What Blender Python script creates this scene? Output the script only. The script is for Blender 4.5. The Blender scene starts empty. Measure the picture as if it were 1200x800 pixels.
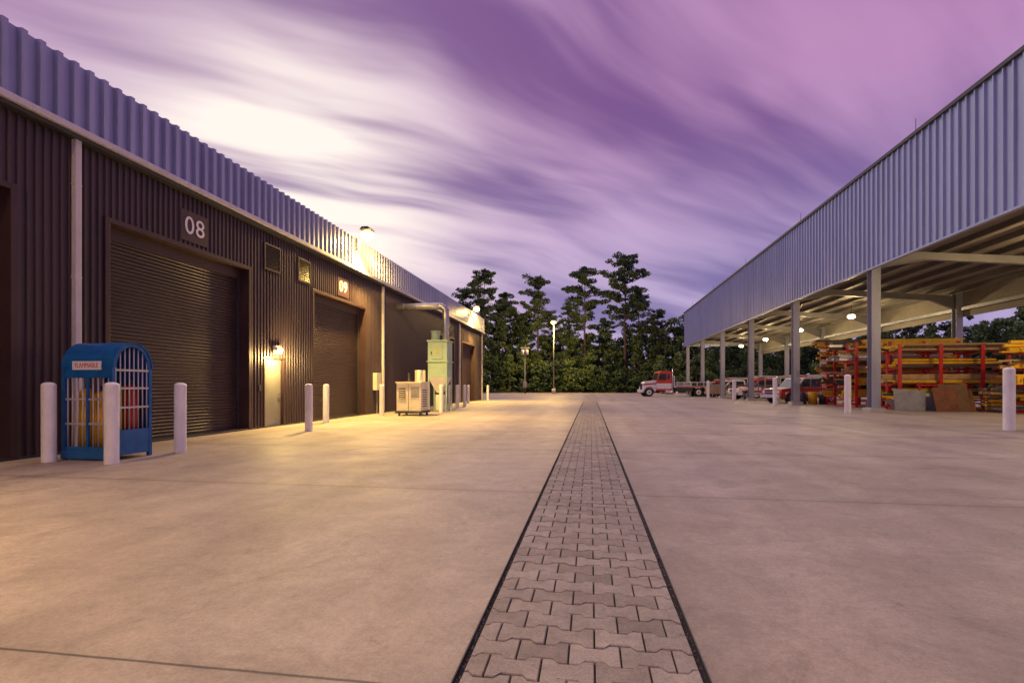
import bpy, bmesh, math, random
import numpy as np
from mathutils import Vector, Matrix
random.seed(7); rng=np.random.default_rng(7)
sc=bpy.context.scene
COL=sc.collection
R=math.radians

# ------------------------------------------------------------ materials
def newmat(name):
    m=bpy.data.materials.new(name); m.use_nodes=True
    nt=m.node_tree; b=nt.nodes['Principled BSDF']; return m,nt,b
def pbr(name,col,rough=.6,metal=0.,var=.15,scale=1.5,bump=0.,bscale=40,coat=0,spec=None,streak=0):
    m,nt,b=newmat(name); N=nt.nodes; L=nt.links
    b.inputs['Roughness'].default_value=rough; b.inputs['Metallic'].default_value=metal
    if spec is not None: b.inputs['Specular IOR Level'].default_value=spec
    if coat: b.inputs['Coat Weight'].default_value=coat
    g=N.new('ShaderNodeNewGeometry')
    n=N.new('ShaderNodeTexNoise'); n.inputs['Scale'].default_value=scale; n.inputs['Detail'].default_value=6; n.inputs['Roughness'].default_value=.65
    src=g.outputs['Position']
    if streak:   # vertical weather streaks
        mp=N.new('ShaderNodeMapping'); mp.inputs['Scale'].default_value=(1,1,1/streak); L.new(src,mp.inputs['Vector']); src=mp.outputs[0]
    L.new(src,n.inputs['Vector'])
    r=N.new('ShaderNodeValToRGB')
    r.color_ramp.elements[0].position=.3; r.color_ramp.elements[1].position=.7
    r.color_ramp.elements[0].color=[c*(1-var) for c in col]+[1]
    r.color_ramp.elements[1].color=[min(1,c*(1+var*.7)) for c in col]+[1]
    L.new(n.outputs['Fac'],r.inputs['Fac']); L.new(r.outputs['Color'],b.inputs['Base Color'])
    mr=N.new('ShaderNodeMapRange'); mr.inputs['To Min'].default_value=max(0,rough-.1); mr.inputs['To Max'].default_value=min(1,rough+.12)
    L.new(n.outputs['Fac'],mr.inputs['Value']); L.new(mr.outputs['Result'],b.inputs['Roughness'])
    if bump:
        n2=N.new('ShaderNodeTexNoise'); n2.inputs['Scale'].default_value=bscale; n2.inputs['Detail'].default_value=4
        L.new(g.outputs['Position'],n2.inputs['Vector'])
        bp=N.new('ShaderNodeBump'); bp.inputs['Strength'].default_value=bump; bp.inputs['Distance'].default_value=.01
        L.new(n2.outputs['Fac'],bp.inputs['Height']); L.new(bp.outputs['Normal'],b.inputs['Normal'])
    return m
def emit(name,col,s):
    m,nt,b=newmat(name); b.inputs['Base Color'].default_value=(*col,1)
    b.inputs['Emission Color'].default_value=(*col,1); b.inputs['Emission Strength'].default_value=s; return m

M_wall=pbr('dark_bronze_siding',(.074,.050,.060),.46,.25,.25,1.2,streak=6)
M_door=pbr('dark_rollup_slats',(.044,.026,.032),.42,.2,.25,1.2)
M_frame=pbr('dark_bronze_trim',(.066,.036,.038),.45,.2,.2,2)
M_fasc=pbr('galvalume_left',(.34,.37,.53),.36,.5,.18,1.2,streak=5)
M_fasc2=pbr('galvalume_right',(.31,.36,.54),.36,.45,.16,1.0,streak=6)
M_trim=pbr('pale_trim',(.60,.58,.62),.45,0,.1,2)
M_roof=pbr('roof_metal',(.3,.31,.36),.5,.3)
M_bollard=pbr('white_bollard_paint',(.88,.88,.88),.45,0,.16,4,.15,30,streak=2)
M_blue=pbr('blue_paint',(.010,.13,.38),.35,0,.28,5,coat=.2)
M_bar=pbr('galvanised_bar',(.65,.63,.64),.35,.5)
M_yel=pbr('yellow_paint',(.80,.47,.02),.5,0,.25,3)
M_red=pbr('red_paint',(.56,.022,.018),.38,0,.2,2,coat=.3)
M_white=pbr('white_paint',(.80,.80,.81),.35,0,.1,2,coat=.3)
M_black=pbr('black_rubber',(.02,.02,.022),.75)
M_dark=pbr('dark_steel',(.06,.06,.07),.5,.4)
M_glass=pbr('dark_glass',(.02,.025,.035),.08,0,.1,spec=.8)
M_chrome=pbr('chrome',(.7,.7,.72),.2,.95)
M_beige=pbr('pale_equipment_paint',(.74,.70,.58),.5,0,.12,2)
M_green=pbr('pale_green_paint',(.42,.60,.46),.45,0,.15,2)
M_duct=pbr('galvanised_duct',(.45,.47,.50),.35,.75,.2,2)
M_dgreen=pbr('door_olive_grey',(.26,.25,.21),.5)
M_ceil=pbr('shed_ceiling_liner',(.28,.25,.21),.6,0,.2,.8)
M_steel=pbr('shed_painted_steel',(.36,.37,.44),.45,.35,.25,1.2,streak=4)
M_rafter=pbr('shed_rafter_steel',(.22,.21,.22),.5,.3,.2,.9)
M_purlin=pbr('shed_purlin_steel',(.12,.11,.10),.5,.3,.2,1)
M_rust=pbr('rusty_plate',(.20,.075,.035),.75,.1,.55,2.5,.3)
M_grey=pbr('grey_plate',(.33,.33,.34),.5,.4,.3,2)
M_wood=pbr('lumber',(.50,.34,.17),.75,0,.3,4)
M_orange=pbr('orange_paint',(.70,.22,.03),.5)
M_brown=pbr('brown_board',(.16,.085,.045),.7,0,.3,4)
M_conc2=pbr('concrete_base',(.48,.45,.40),.85,0,.15,5,.3)
M_bark=pbr('pine_bark',(.10,.065,.05),.9,0,.35,3,.5,8)
M_lampw=emit('lamp_warm_lens',(1,.66,.16),7)
M_lampc=emit('lamp_bay_lens',(1,.84,.52),14)
M_signw=pbr('white_sign',(.85,.85,.85),.4,0,.04)
M_redtxt=pbr('red_lettering',(.6,.02,.02),.5,0,.05)
M_amber=pbr('amber_lens',(.8,.3,.02),.3)

def concrete():
    m,nt,b=newmat('concrete_slab'); N=nt.nodes; L=nt.links
    g=N.new('ShaderNodeNewGeometry')
    def noise(s,d=6,r=.6,dist=0):
        n=N.new('ShaderNodeTexNoise'); n.inputs['Scale'].default_value=s; n.inputs['Detail'].default_value=d
        n.inputs['Roughness'].default_value=r; n.inputs['Distortion'].default_value=dist
        L.new(g.outputs['Position'],n.inputs['Vector']); return n
    def ramp(src,p0,c0,p1,c1):
        r=N.new('ShaderNodeValToRGB'); e=r.color_ramp.elements
        e[0].position=p0; e[0].color=(*c0,1); e[1].position=p1; e[1].color=(*c1,1); L.new(src,r.inputs['Fac']); return r
    def mult(a,c,f=1.):
        x=N.new('ShaderNodeMix'); x.data_type='RGBA'; x.blend_type='MULTIPLY'; x.inputs['Factor'].default_value=f
        L.new(a,x.inputs[6]); L.new(c,x.inputs[7]); return x.outputs[2]
    big=ramp(noise(.20,6,.65,.8).outputs['Fac'],.32,(.345,.29,.245),.68,(.47,.41,.355))
    mid=ramp(noise(1.3,9,.75,.6).outputs['Fac'],.32,(.74,.73,.73),.64,(1.08,1.07,1.06))
    fin=ramp(noise(60,5,.85).outputs['Fac'],.3,(.74,.74,.74),.62,(1.1,1.1,1.1))
    grit=ramp(noise(14,6,.8).outputs['Fac'],.35,(.86,.855,.85),.62,(1.05,1.05,1.05))
    stain=ramp(noise(.5,10,.78,1.5).outputs['Fac'],.32,(.60,.585,.58),.45,(1,1,1))
    spot=ramp(noise(7,4,.65).outputs['Fac'],.24,(.58,.57,.56),.32,(1,1,1))
    c=mult(big.outputs[0],mid.outputs[0]); c=mult(c,fin.outputs[0]); c=mult(c,grit.outputs[0]); c=mult(c,stain.outputs[0],.8); c=mult(c,spot.outputs[0],.8)
    mp=N.new('ShaderNodeMapping'); mp.inputs['Scale'].default_value=(1.1,.05,1); L.new(g.outputs['Position'],mp.inputs['Vector'])
    nb=N.new('ShaderNodeTexNoise'); nb.inputs['Scale'].default_value=1; nb.inputs['Detail'].default_value=4; nb.inputs['Distortion'].default_value=.3; L.new(mp.outputs[0],nb.inputs['Vector'])
    bands=ramp(nb.outputs['Fac'],.35,(.84,.835,.83),.6,(1.03,1.03,1.03)); c=mult(c,bands.outputs[0])
    sx=N.new('ShaderNodeSeparateXYZ'); L.new(g.outputs['Position'],sx.inputs[0])
    def M(op,a,bv=None):
        x=N.new('ShaderNodeMath'); x.operation=op
        for i,v in enumerate([a,bv]):
            if v is None: continue
            if isinstance(v,(int,float)): x.inputs[i].default_value=v
            else: L.new(v,x.inputs[i])
        return x.outputs[0]
    def joints(coord,off,per,w):
        wob=M('MULTIPLY',M('SUBTRACT',noise(3,3).outputs['Fac'],.5),.012)
        y=M('ADD',M('ADD',coord,-off+per*50),wob)
        fr=M('ABSOLUTE',M('SUBTRACT',M('FRACT',M('DIVIDE',y,per)),.5))
        dist=M('MULTIPLY',M('SUBTRACT',.5,fr),per)
        return dist
    d1=joints(sx.outputs['Y'],2.12,4.1,.01)
    j=N.new('ShaderNodeMapRange'); j.inputs['From Min'].default_value=.005; j.inputs['From Max'].default_value=.013
    j.inputs['To Min'].default_value=.28; j.inputs['To Max'].default_value=1; L.new(d1,j.inputs['Value'])
    j2=N.new('ShaderNodeMapRange'); j2.inputs['From Min'].default_value=.0; j2.inputs['From Max'].default_value=.25
    j2.inputs['To Min'].default_value=.86; j2.inputs['To Max'].default_value=1; L.new(d1,j2.inputs['Value'])
    dx=M('ABSOLUTE',M('ADD',sx.outputs['X'],.04))
    j3=N.new('ShaderNodeMapRange'); j3.inputs['From Min'].default_value=.55; j3.inputs['From Max'].default_value=.95
    j3.inputs['To Min'].default_value=.82; j3.inputs['To Max'].default_value=1; L.new(dx,j3.inputs['Value'])
    jj=M('MULTIPLY',M('MULTIPLY',j.outputs[0],j2.outputs[0]),j3.outputs[0])
    cc=N.new('ShaderNodeCombineXYZ'); [L.new(jj,cc.inputs[i]) for i in range(3)]
    c=mult(c,cc.outputs[0])
    L.new(c,b.inputs['Base Color'])
    rr=N.new('ShaderNodeMapRange'); rr.inputs['To Min'].default_value=.35; rr.inputs['To Max'].default_value=.8
    L.new(noise(.9,6,.7).outputs['Fac'],rr.inputs['Value']); L.new(rr.outputs[0],b.inputs['Roughness'])
    bp=N.new('ShaderNodeBump'); bp.inputs['Strength'].default_value=.4; bp.inputs['Distance'].default_value=.006
    L.new(noise(38,6,.75).outputs['Fac'],bp.inputs['Height']); L.new(bp.outputs[0],b.inputs['Normal'])
    return m
M_conc=concrete()
M_grass=pbr('grass_ground',(.07,.10,.03),.95,0,.4,.6,.5,10)
M_bed=pbr('gravel_bed',(.018,.015,.014),.95,0,.6,60,1,60)

def tonemat(name,c0,c1,rough=.85,fine=0,bump=0):
    m,nt,b=newmat(name); N=nt.nodes; L=nt.links
    a=N.new('ShaderNodeAttribute'); a.attribute_name='tone'
    r=N.new('ShaderNodeValToRGB'); e=r.color_ramp.elements
    e[0].color=(*c0,1); e[1].color=(*c1,1); L.new(a.outputs['Fac'],r.inputs['Fac'])
    out=r.outputs[0]
    if fine:
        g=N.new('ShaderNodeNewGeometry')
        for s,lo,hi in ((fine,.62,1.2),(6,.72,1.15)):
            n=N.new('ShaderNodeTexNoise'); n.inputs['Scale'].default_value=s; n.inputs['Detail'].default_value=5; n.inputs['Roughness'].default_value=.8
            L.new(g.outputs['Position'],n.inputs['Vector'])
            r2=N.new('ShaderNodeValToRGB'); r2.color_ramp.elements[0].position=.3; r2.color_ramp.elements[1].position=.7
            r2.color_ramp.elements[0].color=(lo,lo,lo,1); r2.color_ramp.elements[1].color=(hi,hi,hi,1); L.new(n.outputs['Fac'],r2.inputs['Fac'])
            x=N.new('ShaderNodeMix'); x.data_type='RGBA'; x.blend_type='MULTIPLY'; x.inputs['Factor'].default_value=1
            L.new(out,x.inputs[6]); L.new(r2.outputs[0],x.inputs[7]); out=x.outputs[2]
        bp=N.new('ShaderNodeBump'); bp.inputs['Strength'].default_value=bump; bp.inputs['Distance'].default_value=.004
        n=N.new('ShaderNodeTexNoise'); n.inputs['Scale'].default_value=170; n.inputs['Detail'].default_value=4
        L.new(g.outputs['Position'],n.inputs['Vector']); L.new(n.outputs['Fac'],bp.inputs['Height']); L.new(bp.outputs[0],b.inputs['Normal'])
    L.new(out,b.inputs['Base Color']); b.inputs['Roughness'].default_value=rough
    b.inputs['Specular IOR Level'].default_value=.3
    return m
M_paver=tonemat('concrete_paver',(.24,.21,.19),(.39,.35,.325),.75,90,.8)
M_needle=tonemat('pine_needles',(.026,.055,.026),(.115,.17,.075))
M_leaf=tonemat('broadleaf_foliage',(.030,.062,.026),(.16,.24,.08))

# ------------------------------------------------------------ mesh builder
class MB:
    def __init__(s): s.v=[];s.f=[];s.m=[];s.s=[];s.mats=[]
    def mi(s,m):
        if m not in s.mats: s.mats.append(m)
        return s.mats.index(m)
    def add(s,vs,fs,m,smooth=False):
        o=len(s.v); s.v+= [tuple(v) for v in vs]; k=s.mi(m)
        for i,f in enumerate(fs):
            s.f.append([a+o for a in f]); s.m.append(k); s.s.append(smooth if not isinstance(smooth,list) else smooth[i])
    def box(s,x0,x1,y0,y1,z0,z1,m):
        vs=[(x,y,z) for x in (x0,x1) for y in (y0,y1) for z in (z0,z1)]
        s.add(vs,[(0,1,3,2),(4,6,7,5),(0,4,5,1),(2,3,7,6),(0,2,6,4),(1,5,7,3)],m)
    def cyl(s,p0,p1,r0,m,r1=None,n=16,caps=True):
        r1=r0 if r1 is None else r1
        p0=Vector(p0);p1=Vector(p1);d=(p1-p0).normalized()
        a=d.orthogonal().normalized(); b=d.cross(a)
        vs=[];fs=[];sm=[]
        for k in range(n):
            t=2*math.pi*k/n; o=a*math.cos(t)+b*math.sin(t)
            vs.append(p0+o*r0); vs.append(p1+o*r1)
        for k in range(n):
            j=(k+1)%n; fs.append((2*k,2*j,2*j+1,2*k+1)); sm.append(True)
        if caps:
            fs.append([2*k for k in range(n)][::-1]); fs.append([2*k+1 for k in range(n)]); sm+=[False,False]
        s.add(vs,fs,m,sm)
    def prism(s,pts,axis,a0,a1,m,inset=0):
        n=len(pts)
        def P(p,a):
            return {'x':(a,p[0],p[1]),'y':(p[0],a,p[1]),'z':(p[0],p[1],a)}[axis]
        vs=[P(p,a0) for p in pts]+[P(p,a1) for p in pts]
        fs=[list(range(n))[::-1],[n+i for i in range(n)]]+[(i,(i+1)%n,n+(i+1)%n,n+i) for i in range(n)]
        s.add(vs,fs,m)
    def sphere(s,c,r,m,n=12,half=False,sz=1):
        vs=[];fs=[]; rings=n//2
        for i in range(rings+1):
            t=math.pi*i/rings*(.5 if half else 1)
            for k in range(n):
                p=2*math.pi*k/n
                vs.append((c[0]+r*math.sin(t)*math.cos(p),c[1]+r*math.sin(t)*math.sin(p),c[2]+r*sz*math.cos(t)))
        for i in range(rings):
            for k in range(n):
                j=(k+1)%n; fs.append((i*n+k,i*n+j,(i+1)*n+j,(i+1)*n+k))
        s.add(vs,fs,m,True)
    def build(s,name,parent=None,recalc=True,bevel=0,merge=False):
        me=bpy.data.meshes.new(name); me.from_pydata(s.v,[],s.f)
        for m in s.mats: me.materials.append(m)
        me.polygons.foreach_set('material_index',s.m); me.polygons.foreach_set('use_smooth',s.s); me.update()
        if recalc or merge:
            bm=bmesh.new(); bm.from_mesh(me)
            if merge: bmesh.ops.remove_doubles(bm,verts=bm.verts,dist=1e-4)
            bmesh.ops.recalc_face_normals(bm,faces=bm.faces); bm.to_mesh(me); bm.free()
        ob=bpy.data.objects.new(name,me); COL.objects.link(ob)
        if parent: ob.parent=parent
        if bevel:
            b=ob.modifiers.new('bevel','BEVEL'); b.width=bevel; b.segments=2; b.limit_method='ANGLE'; b.angle_limit=R(35)
        return ob
def empty(name,loc=(0,0,0)):
    e=bpy.data.objects.new(name,None); e.location=loc; COL.objects.link(e); return e
def light(name,typ,loc,col,energy,parent=None,**k):
    l=bpy.data.lights.new(name,typ); l.color=col; l.energy=energy
    for a,b in k.items():
        if a!='aim': setattr(l,a,b)
    o=bpy.data.objects.new(name,l); o.location=loc; COL.objects.link(o)
    if 'aim' in k: o.rotation_euler=Vector(k['aim']).to_track_quat('-Z','Y').to_euler()
    if parent: o.parent=parent
    return o
def text(name,body,size,loc,rot,mat,parent,ext=.01,sx=1,sp=1):
    c=bpy.data.curves.new(name,'FONT'); c.body=body; c.size=size; c.extrude=ext; c.align_x='CENTER'; c.align_y='CENTER'
    c.space_character=sp
    c.materials.append(mat)
    o=bpy.data.objects.new(name,c); o.location=loc; o.rotation_euler=rot; o.scale=(sx,1,1); COL.objects.link(o); o.parent=parent; return o

def corr(mb,axis,a0,a1,z0,z1,base,out,pitch,depth,mat,flat=.5,slope=.12,z1f=None):
    pr=[(0,0),(1-flat-2*slope,0),(1-flat-slope,1),(1-slope,1)]
    us=[]
    k=math.floor(a0/pitch)-1
    while k*pitch<a1+pitch:
        for t,h in pr: us.append(((k+t)*pitch,h*depth))
        k+=1
    def h(u):
        for (ua,ha),(ub,hb) in zip(us,us[1:]):
            if ua<=u<=ub: return ha+(hb-ha)*(u-ua)/max(ub-ua,1e-9)
        return 0
    pts=[(a0,h(a0))]+[p for p in us if a0<p[0]<a1]+[(a1,h(a1))]
    vs=[];fs=[]
    for u,hh in pts:
        c=base+out*hh
        za=z1 if z1f is None else z1f(u)
        if axis=='y': vs+=[(c,u,z0),(c,u,za)]
        else: vs+=[(u,c,z0),(u,c,za)]
    for i in range(len(pts)-1): fs.append((2*i,2*i+2,2*i+3,2*i+1))
    mb.add(vs,fs,mat)

# ------------------------------------------------------------ ground
g=MB(); g.add([(-900,-300,0),(900,-300,0),(900,1500,0),(-900,1500,0)],[(0,1,2,3)],M_grass); g.build('grass_ground',recalc=False)
g=MB(); g.add([(-45,-40,.004),(-45,88,.004),(-.60,88,.004),(-.60,-40,.004)],[(0,3,2,1)],M_conc)
g.add([(.52,-40,.004),(.52,88,.004),(60,88,.004),(60,-40,.004)],[(0,3,2,1)],M_conc)
g.add([(-.60,43.2,.004),(-.60,88,.004),(.52,88,.004),(.52,43.2,.004)],[(0,3,2,1)],M_conc)
g.build('concrete_yard',recalc=False)
g=MB(); g.box(-45,60,88,88.2,-.02,.14,M_conc2); g.build('concrete_kerb')
XL,XR=-.574,.494
pv=MB()
pv.add([(-.60,-4,-.014),(.52,-4,-.014),(.52,43.2,-.014),(-.60,43.2,-.014)],[(0,1,2,3)],M_bed)
tones=[.5]
Lp,P,A=.248,.165,.017
sl=.013
def wave(x,off):
    t=((x-off)/Lp)%1.0; dd=min(t,1-t)*Lp
    e=Lp*.25
    return max(-1,min(1,(e-dd)/sl))
gap=.004
for r in range(int(47/P)):
    y=-3.6+r*P; off=(r%2)*Lp/2+.02
    k0=int(math.floor((XL-off)/Lp))-1
    for k in range(k0,k0+9):
        x0=off+k*Lp; x1=x0+Lp
        a=max(x0,XL); b=min(x1,XR)
        if b-a<.03 or y>43: continue
        a+=gap; b-=gap
        bps=[a]+[x0+q for q in (Lp*.25-sl,Lp*.25+sl,Lp*.75-sl,Lp*.75+sl) if a<x0+q<b]+[b]
        up=[(x,y+P/2+A*wave(x,off)-gap) for x in bps]
        lo=[(x,y-P/2-A*wave(x,off)+gap) for x in bps]
        poly=lo+up[::-1]; n=len(poly)
        cx=sum(p[0] for p in poly)/n; cy=sum(p[1] for p in poly)/n
        zt=.004+random.uniform(-.0025,.003); tx=random.uniform(-.012,.012); ty=random.uniform(-.014,.014)
        def top(p,s,dz):
            X=p[0]+(-s if p[0]>cx else s); Y=p[1]+(-s if p[1]>cy else s)
            return (X,Y,zt+dz+(X-cx)*tx+(Y-cy)*ty)
        vs=[(p[0],p[1],-.014) for p in poly]+[top(p,0,-.005) for p in poly]+[top(p,.004,0) for p in poly]
        fs=[[2*n+i for i in range(n)]]
        for l in (0,1):
            fs+=[(l*n+i,l*n+(i+1)%n,(l+1)*n+(i+1)%n,(l+1)*n+i) for i in range(n)]
        t=min(1,max(0,random.gauss(.5,.22)))
        pv.add(vs,fs,M_paver); tones+=[t]*len(fs)
for i in range(900):
    yy=rng.uniform(.8,12); side=rng.choice([-.587,.507]); xx=side+rng.uniform(-.009,.009); s=rng.uniform(.003,.006)
    pv.add([(xx-s,yy-s,-.013),(xx+s,yy-s*.6,-.013),(xx+s*.4,yy+s,-.013),(xx,yy,-.010+s)],[(0,1,3),(1,2,3),(2,0,3)],M_paver); tones+=[rng.uniform(0,.6)]*3
o=pv.build('paver_strip',recalc=False)
at=o.data.attributes.new('tone','FLOAT','FACE'); at.data.foreach_set('value',tones)
bpy.data.objects['grass_ground'].location.z=-.03
g=MB()
g.box(-.605,-.599,-4,43.2,-.02,.007,M_dark); g.box(.519,.525,-4,43.2,-.02,.007,M_dark); g.build('strip_edging')
# ------------------------------------------------------------ left building
LB=empty('metal_warehouse')
WX=-10.; Y0,Y1=-16.,46.6
doors=[(-9.0,-4.6,4.72),(3.1,7.47,4.72),(9.33,13.74,4.72),(17.36,21.63,4.72),(32.4,36.7,4.72),(39.1,43.5,4.72)]
md=(14.50,15.48,2.16)
ops=sorted(doors+[md])
w=MB(); cur=Y0
WP=dict(flat=.30,slope=.10)
for a,b,h in ops:
    corr(w,'y',cur,a,0,6.2,WX,1,.15,.038,M_wall,**WP)
    corr(w,'y',a,b,h,6.2,WX,1,.15,.038,M_wall,**WP)
    cur=b
corr(w,'y',cur,Y1,0,6.2,WX,1,.15,.038,M_wall,**WP)
corr(w,'x',-34,WX,0,6.2,Y1,1,.15,.038,M_wall,**WP)
corr(w,'x',-34,WX,0,6.2,Y0,-1,.15,.038,M_wall,**WP)
w.build('siding',LB,recalc=False)
w=MB()
w.box(-34,-10.6,Y0+.05,Y1-.05,0,6.0,M_frame)
w.build('inner_wall_core',LB)
f=MB()
for a,b,h in doors:
    f.box(WX-.5,WX+.055,a-.11,a,0,h+.11,M_frame); f.box(WX-.5,WX+.055,b,b+.11,0,h+.11,M_frame)
    f.box(WX-.5,WX+.055,a,b,h,h+.11,M_frame)
    f.box(WX-.33,WX-.24,a,a+.09,0,h,M_dark); f.box(WX-.33,WX-.24,b-.09,b,0,h,M_dark)
    f.box(WX-.42,WX-.22,a,b,h-.28,h,M_frame)
a,b,h=md
f.box(WX-.3,WX+.05,a-.06,a,0,h+.06,M_frame); f.box(WX-.3,WX+.05,b,b+.06,0,h+.06,M_frame); f.box(WX-.3,WX+.05,a,b,h,h+.06,M_frame)
f.box(WX-.002,WX+.05,46.5,46.66,0,6.2,M_frame)
f.box(WX,WX+.045,Y0,Y1,0,.05,M_dark)
f.build('door_frames',LB,bevel=.006)
d=MB()
for a,b,h in doors:
    vs=[];fs=[]
    z=0.06
    prof=[]
    while z<h:
        for t,x in ((0,0),(.25,.020),(.6,.022),(.85,.004)):
            prof.append((z+t*.085,x))
        z+=.085
    prof=[p for p in prof if p[0]<h-.02]
    for z,x in prof: vs+=[(WX-.30+x,a+.05,z),(WX-.30+x,b-.05,z)]
    for i in range(len(prof)-1): fs.append((2*i,2*i+1,2*i+3,2*i+2))
    d.add(vs,fs,M_door)
    d.box(WX-.31,WX-.26,a+.05,b-.05,.0,.07,M_dark)
d.build('rollup_doors',LB,recalc=False)
d=MB(); a,b,h=md
d.box(WX-.12,WX-.07,a+.0,b,0.01,h,M_dgreen)
d.cyl((WX-.07,b-.1,1.02),(WX-.0,b-.1,1.02),.02,M_chrome); d.box(WX-.02,WX,b-.22,b-.08,1.0,1.04,M_chrome)
d.box(WX-.07,WX-.055,a+.06,b-.06,.02,.27,M_grey)
d.box(WX+.04,WX+.07,14.18,14.28,1.15,1.33,M_dark)
d.build('personnel_door',LB,bevel=.004)
f=MB()
for z1 in ((7.52,.16),(7.50,.148)):
    corr(f,'y',Y0,Y1+.1,6.28,z1[0],WX+z1[1],1,.305,.085,M_fasc,flat=.30,slope=.10)
corr(f,'x',-34,WX+.16,6.28,7.52,Y1+.14,1,.305,.075,M_fasc,flat=.30,slope=.10)
f.build('standing_seam_fascia',LB,recalc=False)
f=MB()
f.box(WX+.0,WX+.29,Y0,Y1+.25,6.16,6.28,M_trim)
f.box(WX+.02,WX+.22,Y0,Y1+.2,6.08,6.158,M_dark)
f.build('eave_trim',LB,bevel=.01)
f=MB()
f.add([(WX+.14,Y0,7.0),(WX+.14,Y1,7.0),(-22,Y1,8.1),(-22,Y0,8.1),(-34,Y1,7.0),(-34,Y0,7.0)],[(0,1,2,3),(3,2,4,5)],M_roof)
f.add([(WX+.1,Y1,6.1),(-34,Y1,6.1),(-34,Y1,7.0),(-22,Y1,8.1),(WX+.1,Y1,7.0)],[(0,1,2,3,4)],M_wall)
f.add([(-34,Y0,0),(-34,Y1,0),(-34,Y1,7),(-34,Y0,7)],[(0,1,2,3)],M_wall)
f.build('roof',LB,recalc=False)
f=MB()
for y in (-6.3,8.58,23.5,38.1,46.35):
    f.box(WX+.045,WX+.15,y-.06,y+.06,.12,6.1,M_trim)
    f.prism([(WX+.045,.0),(WX+.15,.12),(WX+.045,.12)],'y',y-.06,y+.06,M_trim)
    for z in (1.5,3.4,5.2): f.box(WX+.04,WX+.152,y-.07,y+.07,z,z+.03,M_trim)
f.build('downspouts',LB,bevel=.008)
f=MB()
for a,b in ((14.45,15.28),(16.3,17.08)):
    z0,z1=4.92,5.74
    f.box(WX+.03,WX+.07,a,a+.05,z0,z1,M_frame); f.box(WX+.03,WX+.07,b-.05,b,z0,z1,M_frame)
    f.box(WX+.03,WX+.07,a+.05,b-.05,z0,z0+.05,M_frame); f.box(WX+.03,WX+.07,a+.05,b-.05,z1-.05,z1,M_frame)
    f.box(WX+.0385,WX+.040,a+.05,b-.05,z0+.05,z1-.05,M_black)
    z=z0+.07
    while z<z1-.08:
        f.prism([(WX+.042,z+.034),(WX+.066,z),(WX+.068,z+.008),(WX+.044,z+.042)],'y',a+.05,b-.05,M_door); z+=.062
f.build('louvre_vents',LB)
f=MB()
for y in (11.65,19.55,34.55): f.box(WX+.0385,WX+.052,y-.45,y+.45,4.92,5.68,M_frame)
f.build('number_plates',LB)
rt=(R(90),0,R(90))
text('number_08','08',.62,(WX+.057,11.65,5.30),rt,M_signw,LB,.004,1.05,1.08)
text('number_09','09',.62,(WX+.057,19.55,5.30),rt,M_signw,LB,.004,1.05,1.08)
f=MB()
f.box(WX+.03,WX+.07,14.90,15.10,2.36,2.56,M_trim)
f.prism([(WX+.07,2.42),(WX+.26,2.42),(WX+.26,2.46),(WX+.16,2.58),(WX+.07,2.59)],'y',14.86,15.14,M_trim)
f.box(WX+.08,WX+.23,14.89,15.11,2.33,2.418,M_lampw)
f.build('door_sconce',LB)
WARM=(1,.62,.15)
light('sconce_light','POINT',(WX+.38,15.0,2.24),(1,.68,.22),240,LB,shadow_soft_size=.08)
f=MB()
for y in (20.4,41.3,-1.0):
    f.box(WX+.26,WX+.34,y-.08,y+.08,7.05,7.5,M_trim)
    f.cyl((WX+.30,y,7.4),(WX+.60,y,7.86),.03,M_trim)
    f.prism([(WX+.46,7.84),(WX+.92,7.84),(WX+.92,7.88),(WX+.82,7.95),(WX+.56,7.95)],'y',y-.24,y+.24,M_dark)
    f.sphere((WX+.70,y,7.64),.27,M_lampw,n=20,sz=.75)
f.build('parapet_floodlights',LB)
for y,e in ((20.4,1.),(41.3,1.0),(-1.0,.85)):
    light('flood_spot','SPOT',(WX+.72,y,7.38),WARM,8600*e,LB,spot_size=R(132),spot_blend=1,shadow_soft_size=.15,aim=(.16,-.16,-1))
    light('flood_glow','POINT',(WX+1.0,y,7.34),WARM,430*e,LB,shadow_soft_size=.15)

# ------------------------------------------------------------ open shed right
SH=empty('open_storage_shed')
SX,BX=13.7,23.6; SY0,SY1=-6.,78.
cols=[27.6+9.75*k for k in range(-3,6)]
f=MB()
corr(f,'y',SY0,SY1,7.05,11.86,SX-.12,-1,.42,.065,M_fasc2,flat=.14,slope=.06)
corr(f,'x',SX-.1,BX+.2,7.05,10.0,SY1,1,.42,.045,M_fasc2,flat=.16,slope=.07,z1f=lambda u:11.8-(u-SX)*.36)
corr(f,'y',SY0,SY1,5.75,8.3,BX+.25,1,.42,.045,M_fasc2,flat=.16,slope=.07)
f.build('ribbed_fascia',SH,recalc=False)
f=MB()
f.box(SX-.24,SX-.02,SY0,SY1+.08,11.86,12.02,M_dark)
f.box(SX-.22,SX-.06,SY0,SY1+.06,6.96,7.05,M_fasc2)
f.build('fascia_cap',SH,bevel=.01)
f=MB()
f.add([(SX-.08,SY0,7.05),(SX-.08,SY1,7.05),(SX-.08,SY1,11.86),(SX-.08,SY0,11.86)],[(0,1,2,3)],M_ceil)
f.add([(BX+.22,SY0,5.75),(BX+.22,SY1,5.75),(BX+.22,SY1,8.3),(BX+.22,SY0,8.3)],[(0,1,2,3)],M_ceil)
zc=lambda x: 8.25-(x-SX)*.085
f.add([(SX-.08,SY0,zc(SX)),(SX-.08,SY1,zc(SX)),(BX+.22,SY1,zc(BX)),(BX+.22,SY0,zc(BX))],[(0,1,2,3)],M_ceil)
f.add([(SX-.08,SY0,11.8),(SX-.08,SY1,11.8),(BX+.22,SY1,8.3),(BX+.22,SY0,8.3)],[(0,1,2,3)],M_roof)
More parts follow.
